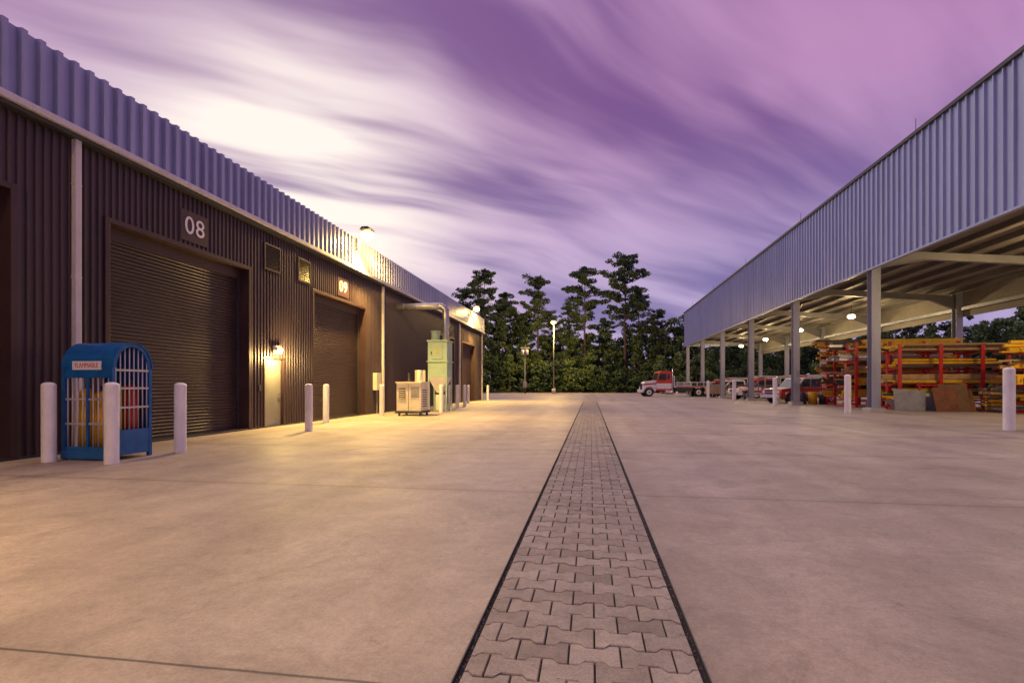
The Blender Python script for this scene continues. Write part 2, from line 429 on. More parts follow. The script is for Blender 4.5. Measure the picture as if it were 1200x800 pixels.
f.build('roof_liner',SH,recalc=False)
f=MB()
x=SX+.5
while x<BX:
    z=zc(x); f.box(x-.03,x+.03,SY0,SY1,z-.24,z-.004,M_purlin); f.box(x-.03,x+.08,SY0,SY1,z-.255,z-.24,M_purlin); x+=1.25
f.build('purlins',SH)
f=MB()
for y in cols:
    prof=[(SX+.2,zc(SX+.2)-.26),(BX-.2,zc(BX-.2)-.26),(BX-.2,zc(BX)-1.1),(BX-1.6,zc(BX-1.6)-.62),(SX+2.4,zc(SX+2.4)-.62),(SX+.2,zc(SX)-1.15)]
    f.prism(prof,'y',y-.012,y+.012,M_rafter)
    lows=prof[2:]
    for (xa,za),(xb,zb_) in zip(lows,lows[1:]):
        f.prism([(xa,za),(xb,zb_),(xb,zb_-.03),(xa,za-.03)],'y',y-.13,y+.13,M_rafter)
    for xx in (SX-.02,BX-.1):
        top=7.3
        f.box(xx+.088,xx+.112,y-.2,y+.2,.25,top,M_steel)
        f.box(xx-.1,xx+.3,y-.218,y-.2,.25,top,M_steel); f.box(xx-.1,xx+.3,y+.2,y+.218,.25,top,M_steel)
        f.box(xx-.16,xx+.36,y-.28,y+.28,.22,.25,M_steel)
        f.box(xx-.25,xx+.45,y-.38,y+.38,0,.22,M_conc2)
f.box(BX-.05,BX+.05,SY0,SY1,6.15,6.35,M_steel)
f.box(SX+.05,SX+.15,SY0,SY1,7.1,7.35,M_steel)
f.build('steel_frame',SH)
f=MB()
for y in (13.1,22.8,42.6,52.3,62.0,71.6):  # row includes an unseen near lamp, added out of frame to brighten the racks
    f.cyl((19.7,y,6.75),(19.7,y,7.55),.015,M_dark,n=6)
    f.cyl((19.7,y,6.92),(19.7,y,6.72),.10,M_grey,r1=.26,n=16)
    f.sphere((19.7,y,6.58),.27,M_lampc,n=14,sz=.55)
    light('bay_and_fill_light','POINT',(19.7,y,6.34),(1,.72,.34),800 if y<23 else 600,SH,shadow_soft_size=.2)
f.build('high_bay_and_fill_lamps',SH)
f=MB()
for y in (24,36,48,60,72): f.cyl((SX-.1,y,12.0),(SX-.1,y,12.6),.012,M_dark,n=6)
f.build('roof_rods',SH)
BB=empty('distant_metal_building')
f=MB(); corr(f,'y',10,52,0,7.3,46,-1,.4,.05,M_fasc2,flat=.16,slope=.07); f.box(46.1,70,10,52,0,7.2,M_roof); f.build('walls',BB,recalc=False)

# ------------------------------------------------------------ bollards
def bollard(x,y,h,r):
    b=MB(); b.cyl((0,0,0),(0,0,h-r*.5),r,M_bollard,n=24,caps=False); b.sphere((0,0,h-r*.5),r,M_bollard,n=24,half=True,sz=.5)
    o=b.build('bollard',recalc=False,merge=False); o.location=(x,y,.004)
    o.rotation_euler=(random.uniform(-.008,.008),random.uniform(-.008,.008),0); return o
for x,y in ((-9.16,7.46),(-7.92,7.45),(-7.92,8.9),(-8.0,13.65),(-9.25,16.9),(-9.04,21.3),(-8.9,23.2),(-7.3,24.5),(-7.3,26.1),(-7.7,29.1),(-7.9,31.7),(-9.1,37.6),(-9.1,45),(-7.9,2.4)):
    bollard(x,y,1.36,.105)
for y in (7.3,17.0,26.5,36.2,46,55.8,65.5,75.2): bollard(12.1,y,1.84,.14)

# ------------------------------------------------------------ gas cage
cg=MB()
cx0,cx1,cy0,cy1=-9.14,-8.18,7.71,8.46
zb,zs,za=.10,1.62,2.05
ym=(cy0+cy1)/2; hw=(cy1-cy0)/2
def arch(t,s=0):
    a=math.pi*(1-t); return (ym+(hw+s)*math.cos(a), zs+(za-zs+s)*math.sin(a))
N=18
for i in range(N):
    p=arch(i/N,.03);q=arch((i+1)/N,.03);p2=arch(i/N,.012);q2=arch((i+1)/N,.012)
    cg.prism([p,q,q2,p2],'x',cx0-.04,cx1+.05,M_blue)
for xx in (cx0,cx1):
    for i in range(N):
        p=arch(i/N,.01);q=arch((i+1)/N,.01);p2=arch(i/N,-.05);q2=arch((i+1)/N,-.05)
        cg.prism([p,q,q2,p2],'x',xx-.03 if xx==cx0 else xx-.02,xx+.02 if xx==cx0 else xx+.03,M_blue)
for xx in (cx0,cx1-.0):
    for yy in (cy0,cy1): cg.box(xx-.03,xx+.03,yy-.03,yy+.03,0,zs,M_blue)
cg.box(cx0,cx1,cy0,cy1,zb,zb+.05,M_blue)
cg.box(cx0-.04,cx1+.04,cy0-.045,cy0-.031,.03,.17,M_blue)
cg.box(cx0+.03,cx1-.03,cy0-.02,cy0+.01,1.44,1.64,M_blue)
cg.box(cx0+.03,cx1-.03,cy0-.022,cy0-.0,.17,.24,M_blue)
cg.box(cx1+.0,cx1+.022,cy0+.03,cy1-.03,.08,.52,M_blue)
for z in (.9,1.24,1.56): cg.box(cx1-.01,cx1+.02,cy0+.03,cy1-.03,z,z+.035,M_bar)
cg.box(cx0,cx1,cy1-.01,cy1+.01,.15,1.6,M_blue)
for k in range(8):
    y=cy0+.06+k*(cy1-cy0-.12)/7
    t=math.sqrt(max(0,1-((y-ym)/hw)**2)); zt=zs+(za-zs)*t-.03
    cg.cyl((cx1+.0,y,.52),(cx1+.0,y,zt),.012,M_bar,n=8)
    cg.cyl((cx0,y,.15),(cx0,y,zt),.012,M_bar,n=8)
for k in range(9):
    x=cx0+.07+k*(cx1-cx0-.14)/8
    cg.cyl((x,cy0-.005,.2),(x,cy0-.005,1.46),.012,M_bar,n=8)
for z in (.62,1.05): cg.box(cx0+.03,cx1-.03,cy0-.018,cy0-.002,z,z+.035,M_bar)
cg.box((cx0+cx1)/2-.02,(cx0+cx1)/2+.02,cy0-.028,cy0+.01,.2,1.46,M_blue)
for k,(x,y,m,h) in enumerate(((-8.95,7.95,M_yel,1.15),(-8.66,7.97,M_yel,1.1),(-8.40,7.95,M_yel,1.2),(-8.92,8.25,M_bar,1.25),(-8.64,8.27,M_yel,1.2),(-8.37,8.25,M_red,1.22))):
    cg.cyl((x,y,.15),(x,y,h),.115,m,n=16); cg.sphere((x,y,h),.115,m,n=16,half=True); cg.cyl((x,y,h+.1),(x,y,h+.2),.03,M_dark,n=8)
cage=cg.build('gas_cylinder_cage')
sg=MB(); sg.box(-8.95,-8.37,cy0-.034,cy0-.024,1.58,1.73,M_signw)
sg.build('flammable_plate',cage)
text('flammable_text','FLAMMABLE',.118,(-8.66,cy0-.036,1.655),(R(90),0,0),M_redtxt,cage,.001,.74)

# ------------------------------------------------------------ machinery
gn=MB()
gn.box(-8.35,-7.15,21.1,22.3,.12,.22,M_dark); gn.box(-8.3,-7.2,21.15,22.25,.22,1.42,M_beige); gn.box(-8.34,-7.16,21.11,22.29,1.42,1.48,M_beige)
gn.box(-8.2,-7.9,21.142,21.15,.75,1.2,M_dark); gn.box(-7.65,-7.3,21.14,21.15,.8,1.25,M_grey)
gn.box(-7.77,-7.76,21.135,21.15,.24,1.4,M_dark)
for k in range(5): gn.box(-8.19,-7.91,21.125,21.142,.77+k*.085,.80+k*.085,M_beige)
for k in range(8): gn.box(-7.2,-7.185,21.35,21.95,.4+k*.1,.44+k*.1,M_dark)
gn.cyl((-7.9,21.6,1.48),(-7.9,21.6,1.85),.05,M_dark); gn.cyl((-7.5,21.9,1.48),(-7.5,21.9,2.0),.12,M_beige)
for x in (-8.25,-7.3):
    for y in (21.2,22.1): gn.box(x,x+.08,y,y+.08,0,.12,M_dark)
gn.build('generator_cabinet',bevel=.012)
dc=MB()
dc.box(-8.15,-7.15,25.0,26.0,1.75,3.55,M_green)
dc.box(-8.2,-7.1,24.95,26.05,3.55,3.62,M_green); dc.box(-8.2,-7.1,24.95,26.05,2.5,2.56,M_green)
dc.box(-7.95,-7.4,24.97,25.0,2.65,3.4,M_green); dc.box(-7.75,-7.6,24.955,24.97,2.95,3.1,M_yel)
dc.box(-7.98,-7.93,24.95,24.97,2.9,3.05,M_dark)
vs=[(-8.15,25,1.75),(-7.15,25,1.75),(-7.15,26,1.75),(-8.15,26,1.75),(-7.8,25.35,.95),(-7.5,25.35,.95),(-7.5,25.65,.95),(-7.8,25.65,.95)]
dc.add(vs,[(0,1,5,4),(1,2,6,5),(2,3,7,6),(3,0,4,7),(4,5,6,7)],M_white)
dc.cyl((-7.65,25.5,.05),(-7.65,25.5,.85),.25,M_white,n=20); dc.cyl((-7.65,25.5,.85),(-7.65,25.5,.96),.1,M_dark)
for x in (-8.15,-7.23):
    for y in (25.0,25.92): dc.box(x,x+.08,y,y+.08,0,1.75,M_green)
dc.cyl((-7.9,25.5,3.62),(-7.9,25.5,4.05),.22,M_green); dc.cyl((-7.9,25.5,4.05),(-7.9,25.5,4.12),.26,M_green)
dc.cyl((-7.35,25.5,3.4),(-7.35,25.5,5.05),.17,M_duct,n=20)
for z in (3.7,4.2,4.7): dc.cyl((-7.35,25.5,z),(-7.35,25.5,z+.04),.185,M_duct,n=20)
prev=Vector((-7.35,25.5,5.05))
for k in range(1,7):
    t=R(15*k); p=Vector((-7.35-.35*(1-math.cos(t)),25.5,5.05+.35*math.sin(t))); dc.cyl(prev,p,.17,M_duct,n=20,caps=False); prev=p
dc.cyl(prev,(-10.0,25.5,5.4),.17,M_duct,n=20)
for x in (-8.2,-8.9,-9.6): dc.cyl((x,25.5,5.4),(x+.04,25.5,5.4),.185,M_duct,n=20)
dc.box(-8.95,-8.3,25.1,25.8,.0,1.3,M_beige); dc.box(-8.85,-8.3,25.05,25.1,1.4,2.1,M_beige); dc.cyl((-8.6,25.4,1.3),(-8.6,25.4,2.0),.2,M_beige)
dc.build('dust_collector',bevel=.01)
pn=MB(); pn.box(-9.94,-9.75,22.4,22.9,1.1,1.9,M_beige); pn.cyl((-9.85,22.65,.0),(-9.85,22.65,1.1),.03,M_grey); pn.build('electrical_panel',bevel=.01)

# ------------------------------------------------------------ vehicles
def wheel(mb,x,y,r,w,side,rim=M_chrome):
    mb.cyl((x,y-w/2,r),(x,y+w/2,r),r,M_black,n=28)
    ys=y+side*(w/2+.004)
    mb.cyl((x,y+side*w*.3,r),(x,ys,r),r*.58,rim,n=20); mb.cyl((x,ys,r),(x,ys+side*.03,r),r*.2,M_dark,n=12)
def pickup(name,loc,rot,main=M_red,second=M_white):
    e=empty(name,loc); e.rotation_euler=(0,0,rot)
    a=MB(); W=.98
    a.prism([(-2.75,.45),(-2.78,.75),(-2.7,1.04),(-1.35,1.18),(-1.2,1.18),(2.75,1.18),(2.8,.5),(2.1,.42),(-2.2,.4)],'y',-W,W,main)
    a.prism([(-2.68,1.043),(-1.3,1.185),(-1.3,1.21),(-2.6,1.08)],'y',-W+.08,W-.08,second)
    a.box(-2.4,2.6,-W-.006,W+.006,.66,.86,second)
    a.box(-2.9,-2.72,-W+.02,W-.02,.42,.66,M_chrome); a.box(2.76,2.9,-W+.02,W-.02,.45,.62,M_chrome)
    a.box(-2.80,-2.74,-.55,.55,.70,.98,M_dark); a.box(-2.815,-2.80,-.5,.5,.82,.86,M_chrome)
    for y in (-.8,.62): a.box(-2.80,-2.72,y,y+.18,.74,.96,M_signw)
    b=MB()
    b.prism([(-1.35,1.17),(-.62,1.86),(-.45,1.94),(1.0,1.95),(1.12,1.88),(1.22,1.17)],'y',-W+.1,W-.1,second)
    b2=MB()
    for s in (-1,1):
        y=s*(W-.092)
        b2.prism([(-1.12,1.22),(-.58,1.78),(-.02,1.82),(-.02,1.22)],'y',y,y+s*.006,M_glass)
        b2.prism([(.05,1.22),(.05,1.82),(.92,1.82),(1.05,1.22)],'y',y,y+s*.006,M_glass)
        for x in (.0,1.12): b2.box(x,x+.012,min(s*(W+.001),s*(W+.008)),max(s*(W+.001),s*(W+.008)),.5,1.17,M_dark)
        b2.box(.8,.95,min(s*W,s*(W+.03)),max(s*W,s*(W+.03)),1.0,1.04,M_dark)
    b2.add([(-1.33,-.8,1.22),(-1.33,.8,1.22),(-.70,.74,1.815),(-.70,-.74,1.815)],[(0,1,2,3)],M_glass)
    b2.box(-1.1,-.95,-W-.2,-W+.1,1.2,1.4,M_dark); b2.box(-1.1,-.95,W-.1,W+.2,1.2,1.4,M_dark)
    b2.box(-.3,.0,-.6,.6,1.98,2.07,M_redtxt); b2.box(-.28,-.02,-.2,.2,1.95,1.98,M_dark)
    for x in (1.35,2.6):
        for y in (-.85,.85): b2.box(x,x+.05,y-.025,y+.025,1.14,2.1,M_bar)
        b2.box(x,x+.05,-.85,.85,2.05,2.1,M_bar)
    b2.box(-.3,2.7,-.85,-.8,2.1,2.15,M_bar); b2.box(-.3,2.7,.8,.85,2.1,2.15,M_bar)
    for x in (-1.85,1.8):
        for s in (-1,1):
            wheel(a,x,s*(W-.1),.40,.26,s)
            pts=[(x+.5*math.cos(t),.40+.5*math.sin(t)) for t in [math.pi*k/10 for k in range(11)]]
            pin=[(x+.42*math.cos(t),.40+.42*math.sin(t)) for t in [math.pi*k/10 for k in range(11)]]
            for i in range(10): a.prism([pts[i],pts[i+1],pin[i+1],pin[i]],'y',s*(W-.02),s*(W+.03),M_dark)
    a.build('body',e,bevel=.03); b.build('cab',e,bevel=.05); b2.build('fittings',e,bevel=.006)
    return e
pickup('pickup_truck',(15.9,42.0,.004),R(24))
pickup('pickup_truck',(16.2,52.5,.004),R(14),M_white,M_red)
pickup('pickup_truck',(16.2,62.5,.004),R(12))
pickup('pickup_truck',(16.8,72,.004),R(-3),M_white,M_red)

def big_truck(loc,rot):
    e=empty('flatbed_truck',loc); e.rotation_euler=(0,0,rot)
    a=MB(); W=1.2
    a.box(-3.2,4.6,-.45,.45,.62,.86,M_dark)
    a.prism([(-3.55,.75),(-3.6,1.45),(-3.35,1.82),(-1.95,2.0),(-1.95,.75)],'y',-.85,.85,M_white)
    a.prism([(-3.585,1.36),(-3.60,1.54),(-1.95,1.68),(-1.95,1.50)],'y',-.865,.865,M_red)
    a.box(-3.66,-3.58,-.6,.6,.85,1.6,M_chrome)
    for k in range(7): a.box(-3.675,-3.66,-.55+k*.17,-.50+k*.17,.9,1.55,M_dark)
    a.box(-3.85,-3.62,-W,W,.5,.82,M_white)
    for s in (-1,1):
        pts=[(-2.95+.78*math.cos(t),.62+.72*math.sin(t)) for t in [math.pi*k/10 for k in range(11)]]
        pin=[(-2.95+.62*math.cos(t),.62+.60*math.sin(t)) for t in [math.pi*k/10 for k in range(11)]]
        for i in range(10): a.prism([pts[i],pts[i+1],pin[i+1],pin[i]],'y',s*.8,s*1.2,M_white)
        a.box(-3.62,-3.5,s*.98-.13,s*.98+.13,1.0,1.22,M_signw)
    a.prism([(-2.0,.7),(-2.0,1.95),(-1.72,2.95),(-1.55,3.08),(-.35,3.08),(-.25,2.95),(-.25,.7)],'y',-W+.06,W-.06,M_red)
    a.box(-2.012,-.24,-W+.045,W-.045,.95,1.60,M_white)
    for s in (-1,1):
        y=s*(W-.055)
        a.prism([(-1.82,2.0),(-1.64,2.78),(-.85,2.78),(-.85,2.0)],'y',y,y+s*.008,M_glass)
        a.prism([(-.75,2.1),(-.75,2.74),(-.42,2.74),(-.42,2.1)],'y',y,y+s*.008,M_glass)
        a.box(-1.9,-1.78,s*1.38-.08,s*1.38+.08,1.95,2.5,M_dark); a.box(-1.86,-1.82,min(s*1.1,s*1.38),max(s*1.1,s*1.38),2.45,2.49,M_dark)
        a.cyl((-.95,s*.95,.55),(-.0,s*.95,.55),.28,M_chrome,n=20)
    a.add([(-2.01,-1.0,2.0),(-2.01,1.0,2.0),(-1.75,.95,2.88),(-1.75,-.95,2.88)],[(0,1,2,3)],M_glass)
    for k in range(5): a.sphere((-1.35,-.8+k*.4,3.08),.06,M_amber,n=8,half=True)
    a.cyl((-.1,-1.0,.8),(-.1,-1.0,3.4),.07,M_chrome,n=12)
    a.box(.1,5.0,-1.22,1.22,1.1,1.26,M_white); a.box(.05,.13,-1.2,1.2,1.26,2.5,M_white)
    for k in range(6): a.box(.4+k*.8,.46+k*.8,-1.23,-1.17,1.26,1.75,M_white)
    a.box(.3,5.0,-1.225,-1.175,1.7,1.76,M_white)
    a.box(.3,4.8,-1.235,-1.225,1.12,1.22,M_red)
    a.box(.3,2.3,-1.0,.8,1.26,1.75,M_grey); a.box(2.6,4.2,-.9,.9,1.26,1.8,M_dark)
    a.box(.3,2.3,-1.15,-.55,.62,1.1,M_dark)
    for s in (-1,1):
        wheel(a,-2.95,s*1.0,.52,.30,s,M_white); wheel(a,3.0,s*.98,.52,.5,s,M_white); wheel(a,4.15,s*.98,.52,.5,s,M_white)
    a.build('truck_body',e,bevel=.025)
    return e
big_truck((9.8,65.5,.004),R(8))

tr=MB()
tr.box(-2.6,2.6,-.95,.95,.55,.66,M_grey); tr.box(-4.0,-2.6,-.06,.06,.5,.6,M_grey); tr.box(-3.9,-3.84,-.04,.04,0,.5,M_grey)
for s in (-1,1): 
    wheel(tr,.2,s*1.05,.36,.22,s,M_white); wheel(tr,1.0,s*1.05,.36,.22,s,M_white)
    for x in (-2.4,0,2.4): tr.box(x-.03,x+.03,s*.9-.03,s*.9+.03,.66,2.0,M_grey)
    tr.box(-2.5,2.5,s*.9-.03,s*.9+.03,1.3,1.36,M_grey)
for x in (-2.4,0,2.4): tr.box(x-.03,x+.03,-.9,.9,2.0,2.06,M_grey)
for k in range(9): tr.cyl((-2.9,-.75+k*.19,2.12),(2.9,-.75+k*.19,2.12),.05,random.choice([M_bar,M_white,M_wood]),n=10)
tr.box(-2.2,-.6,-.7,.7,.66,1.2,M_dark); tr.box(.2,2.0,-.7,.6,.66,1.05,M_wood)
o=tr.build('utility_trailer'); o.location=(17.2,47.6,.004)
o2=bpy.data.objects.new('utility_trailer',o.data); o2.location=(16.8,57.5,.004); COL.objects.link(o2)

def rack(x0,x1,y,h,n,levels,seed,pal,name='cantilever_rack'):
    rd=random.Random(seed); e=empty(name)
    r=MB()
    for k in range(n):
        x=x0+(x1-x0)*k/(n-1)
        r.box(x-.09,x+.09,y-1.16,y-1.10,0,h+.25,M_red)
        r.box(x-.07,x+.07,y-.09,y+.09,0,h+.25,M_red); r.box(x-.07,x+.07,y-1.09,y+1.0,0,.14,M_red)
        for l in range(levels):
            z=.55+l*(h-.7)/(levels-1)
            for s in (-1,1):
                r.prism([(y+s*.08,z-.14),(y+s*.08,z),(y+s*1.08,z+.02),(y+s*1.08,z-.05)],'x',x-.045,x+.045,M_red)
                r.box(x-.045,x+.045,y+s*1.05-.03,y+s*1.05+.03,z+.021,z+.12,M_red)
    for z in (.3,h*.6,h-.15): r.box(x0,x1,y-.02,y+.02,z,z+.08,M_red)
    r.build('rack_frame',e,bevel=.006)
    s=MB()
    for l in range(levels):
        z=.575+l*(h-.7)/(levels-1)
        lm=rd.choice(pal)
        for sd in (-1,1):
            yy=.14
            while yy<.9:
                wd=rd.choice([.09,.12,.15,.2]); m=lm if rd.random()<.4 else rd.choice(pal); ln=rd.randint(1,4)
                if yy+wd>.98: break
                xa=x0-rd.uniform(-.9,.9); xb=x1+rd.uniform(-2.2,.9); zz=z+.02
                for q in range(ln):
                    hh=rd.choice([.05,.08,.12,.15])
                    ya=y+sd*yy; yb=y+sd*(yy+wd*.93); a_=xa+rd.uniform(-.25,.25); b_=xb+rd.uniform(-.25,.25)
                    if rd.random()<.25: s.cyl((a_,(ya+yb)/2,zz+wd/2),(b_,(ya+yb)/2,zz+wd/2),wd*.45,m,n=10); hh=wd
                    else: s.box(a_,b_,min(ya,yb),max(ya,yb),zz,zz+hh,m)
                    zz+=hh+.004
                    if rd.random()<.4: m=rd.choice(pal)
                yy+=wd
    s.build('stock_lengths',e,bevel=.004)
pY=[M_yel,M_yel,M_yel,M_wood,M_dark,M_brown,M_yel]; pW=[M_yel,M_wood,M_yel,M_grey,M_dark,M_yel,M_bar]
rack(16.4,19.4,38.8,4.1,3,5,1,[M_yel,M_wood,M_dark,M_yel,M_brown])
rack(16.6,22.6,31.8,3.3,4,4,2,pY)
rack(15.9,21.4,34.9,3.7,4,5,3,pW)
rack(20.4,25.4,27.2,3.0,3,4,5,pY)
pl=MB()
pl.prism([(15.6,.02),(17.0,.02),(17.0,1.05),(15.5,1.15)],'y',29.2,29.24,M_grey)
pl.prism([(15.5,.55),(15.62,.55),(16.2,.02),(16.05,.02)],'y',29.3,30.1,M_grey)
pl.build('steel_plate')
sk=MB()
for k,(x0,x1,h,m) in enumerate(((17.2,18.3,1.25,M_rust),(17.6,18.9,1.42,M_brown),(18.5,19.3,1.1,M_rust),(17.0,17.9,.95,M_grey))):
    yb=28.7+.22*k; 
    sk.add([(x0,yb,.02),(x1,yb,.02),(x1,yb+.35,h),(x0,yb+.35,h*.97),(x0,yb+.02,.02),(x1,yb+.02,.02),(x1,yb+.37,h),(x0,yb+.37,h*.97)],
           [(0,1,2,3),(4,5,6,7),(0,1,5,4),(1,2,6,5),(2,3,7,6),(3,0,4,7)],m)
for x in (17.1,18.2,19.2):
    sk.box(x,x+.07,29.9,29.97,0,1.5,M_red); sk.box(x,x+.07,28.6,29.9,.0,.018,M_dark)
sk.box(17.0,19.4,29.9,29.97,1.3,1.38,M_red)
sk.build('plate_stillage',bevel=.004)
sk=MB(); rd=random.Random(9)
for k in range(6):
    yy=28.6
    while yy<29.5:
        w_=rd.choice([.1,.14,.2]); m=rd.choice([M_wood,M_yel,M_wood,M_brown,M_grey,M_yel])
        sk.box(19.7+rd.uniform(-.2,.2),22.6+rd.uniform(-.4,.3),yy,yy+w_-.006,.12+k*.19,.27+k*.19-rd.uniform(0,.05),m); yy+=w_
    sk.box(20.0,20.1,28.6,29.5,.02+k*.19,.12+k*.19-.002,M_wood); sk.box(22.1,22.2,28.6,29.5,.02+k*.19,.12+k*.19-.002,M_wood)
sk.build('timber_stack')
sk=MB()
for k in range(3): sk.cyl((14.9+k*.7,39.2,.0),(14.9+k*.7,39.2,.88),.28,[M_dark,M_yel,M_dark][k],n=20)
sk.build('steel_drums')
sk=MB()
sk.box(12.9,14.9,59.8,61.0,.4,1.2,M_wood); sk.box(12.8,15,59.7,61.1,.3,.4,M_dark); sk.box(13.0,14.6,60,60.8,1.2,1.5,M_grey)
for x in (13,14.7): sk.box(x,x+.1,59.8,61,0,.3,M_dark)
sk.build('crate_stack')

# ------------------------------------------------------------ poles
lp=MB()
lp.cyl((0,0,0),(0,0,.85),.32,M_conc2,n=20); lp.cyl((0,0,.85),(0,0,11.8),.10,M_grey,r1=.065,n=12)
lp.cyl((0,0,11.7),(0,-.9,11.85),.04,M_grey,n=8)
lp.box(-.2,.2,-1.35,-.7,11.86,11.98,M_grey)
lp.sphere((0,-1.02,11.62),.42,M_lampw,n=16,sz=.6)
o=lp.build('street_lamp',recalc=True); o.location=(-6.0,84.5,.004)
light('lamp_light','POINT',(0,-1.2,11.1),WARM,6500,o,shadow_soft_size=.25)
up=MB()
up.cyl((0,0,0),(0,0,8.2),.13,M_bark,r1=.09,n=10); up.box(-.75,.75,-.06,.06,7.6,7.72,M_bar)
for x in (-.6,0,.6): up.cyl((x,0,7.72),(x,0,7.9),.04,M_grey,n=8)
up.cyl((-.35,-.25,6.5),(-.35,-.25,7.4),.26,M_bar,n=14); up.cyl((.35,-.25,6.5),(.35,-.25,7.4),.26,M_bar,n=14)
up.box(-.3,.3,-.3,-.1,1.0,2.0,M_grey); up.box(-.1,.1,-.2,-.1,2,6.5,M_grey)
o=up.build('utility_pole'); o.location=(-10.9,85.5,.004)

# ------------------------------------------------------------ trees
def leaves(centers,rad,n,size,tone0):
    k=len(centers)
    u=rng.normal(size=(k,n,3)); u/=np.linalg.norm(u,axis=2,keepdims=True)
    u*=rng.uniform(.25,1.,(k,n,1))**.6
    c=(centers[:,None,:]+u*rad[:,None,:]).reshape(-1,3)
    m=len(c)
    a=rng.normal(size=(m,3)); a/=np.linalg.norm(a,axis=1,keepdims=True)
    b=np.cross(a,rng.normal(size=(m,3))); b/=np.linalg.norm(b,axis=1,keepdims=True)
    s=size*rng.uniform(.6,1.4,(m,1))
    v=np.stack([c-a*s,c+b*s*.45,c+a*s,c-b*s*.45],1).reshape(-1,3)
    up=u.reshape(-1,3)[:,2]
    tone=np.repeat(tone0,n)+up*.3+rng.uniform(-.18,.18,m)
    return v,np.clip(tone,0,1)
def quadmesh(name,v,tone,mat,extra=None):
    n=len(v)//4
    faces=np.arange(n*4).reshape(-1,4)
    ev,ef=(extra.v,extra.f) if extra else ([],[])
    allv=np.concatenate([v,np.array(ev,float).reshape(-1,3)]) if len(ev) else v
    me=bpy.data.meshes.new(name)
    me.vertices.add(len(allv)); me.vertices.foreach_set('co',allv.astype(np.float32).ravel())
    ft=[len(f) for f in ef]; tot=n+len(ef)
    loops=np.concatenate([faces.ravel(),np.array([i+n*4 for f in ef for i in f],int)]) if ef else faces.ravel()
    me.loops.add(len(loops)); me.loops.foreach_set('vertex_index',loops.astype(np.int32))
    starts=np.concatenate([[0],np.cumsum([4]*n+ft)[:-1]])
    me.polygons.add(tot); me.polygons.foreach_set('loop_start',starts.astype(np.int32))
    me.materials.append(mat); me.materials.append(M_bark)
    me.polygons.foreach_set('material_index',np.array([0]*n+[1]*len(ef),np.int32))
    me.update(calc_edges=True); me.validate()
    at=me.attributes.new('tone','FLOAT','FACE')
    at.data.foreach_set('value',np.concatenate([tone,np.zeros(len(ef))]).astype(np.float32))
    return me
def pine_mesh(H,spread,start,seed,nb=30):
    rd=random.Random(seed); t=MB()
    pts=[Vector((0,0,0))]
    lean=Vector((rd.uniform(-.02,.02),rd.uniform(-.02,.02),0))
    for k in range(1,9):
        z=H*k/8*.97; pts.append(Vector((lean.x*z+rd.uniform(-.12,.12),lean.y*z+rd.uniform(-.12,.12),z)))
    for k in range(8):
        t.cyl(pts[k],pts[k+1],.30*(1-k/8.5),M_bark,r1=.30*(1-(k+1)/8.5),n=8,caps=False)
    def at(z):
        q=z/(H*.97)*8; i=min(7,int(q)); return pts[i].lerp(pts[i+1],q-i)
    C=[];Rr=[];T=[]
    ang=rd.uniform(0,6)
    for i in range(nb):
        f=(i/nb)**.85; z=H*(start+(.97-start)*f)+rd.uniform(-.3,.3); ang+=2.4+rd.uniform(-.8,.8)
        prof=(math.sin(math.pi*min(1,(f*.70+.24)))**.8)
        L=spread*prof*rd.uniform(.30,1.2)
        if rd.random()<.2: L*=.3
        L=max(L,.5)
        p0=at(min(z,H*.96)); rise=rd.uniform(-.02,.45)*L
        p1=p0+Vector((math.cos(ang)*L,math.sin(ang)*L,rise))
        t.cyl(p0,p1,.08*(1.2-f*.7),M_bark,r1=.025,n=5,caps=False)
        m=max(1,int(L/1.0))
        for q in range(m+1):
            w=1-.72*q/(m+1)
            c=p0.lerp(p1,w)+Vector((rd.uniform(-.45,.45),rd.uniform(-.45,.45),rd.uniform(0,.5)))
            r=rd.uniform(.5,1.0)
            C.append(c); Rr.append((r,r,r*.55)); T.append(.35+.3*rd.random()+.15*f)
    for i in range(7):
        z=H*rd.uniform(start*.6,start); a=rd.uniform(0,6.28); p0=at(z); t.cyl(p0,p0+Vector((math.cos(a)*1.4,math.sin(a)*1.4,.1)),.03,M_bark,r1=.01,n=4,caps=False)
    for hh in (.93,.955): 
        top=at(H*hh); C.append(top); Rr.append((.7,.7,.7)); T.append(.6)
    C=np.array([list(c) for c in C]);Rr=np.array(Rr);T=np.array(T)
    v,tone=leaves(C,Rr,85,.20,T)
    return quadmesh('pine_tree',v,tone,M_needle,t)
pm=[pine_mesh(23,3.9,.48,11,40),pine_mesh(22,3.5,.50,22,36),pine_mesh(21,3.7,.48,33,34),pine_mesh(23,4.4,.52,44,38)]
def pine(x,y,h,k,rot=0,sc_=1):
    o=bpy.data.objects.new('pine_tree',pm[k]); H=[23,22,21,23][k]; s=h/H
    o.scale=(s*sc_,s*sc_,s); o.location=(x,y,0); o.rotation_euler=(0,0,rot); COL.objects.link(o)
for x,y,h,k,r in ((-20.3,97,24,0,0),(-16.8,101,20,2,1),(-18.4,103,18,3,2),(-14.2,101,16,1,3),(-10.0,97,22.5,1,2),(-8.2,102,16.5,0,5),(-1.0,97,24,3,.6),(6.3,97,26,0,2.2),(9.0,99,20,2,.4),(-25,99,21,1,1),
                  (-3.8,101,17,1,4),(2.6,103,15,3,2),(12.5,100,16,1,1.2),(-12.6,101,16.0,0,.3),(30,103,20,2,1),(42,101,22,3,2),(-36,101,22,0,3),(-46,99,20,2,2),(56,100,21,1,4)):
    pine(x,y,h,k,r)
C=[];Rr=[];T=[];tk=MB(); rd=random.Random(5)
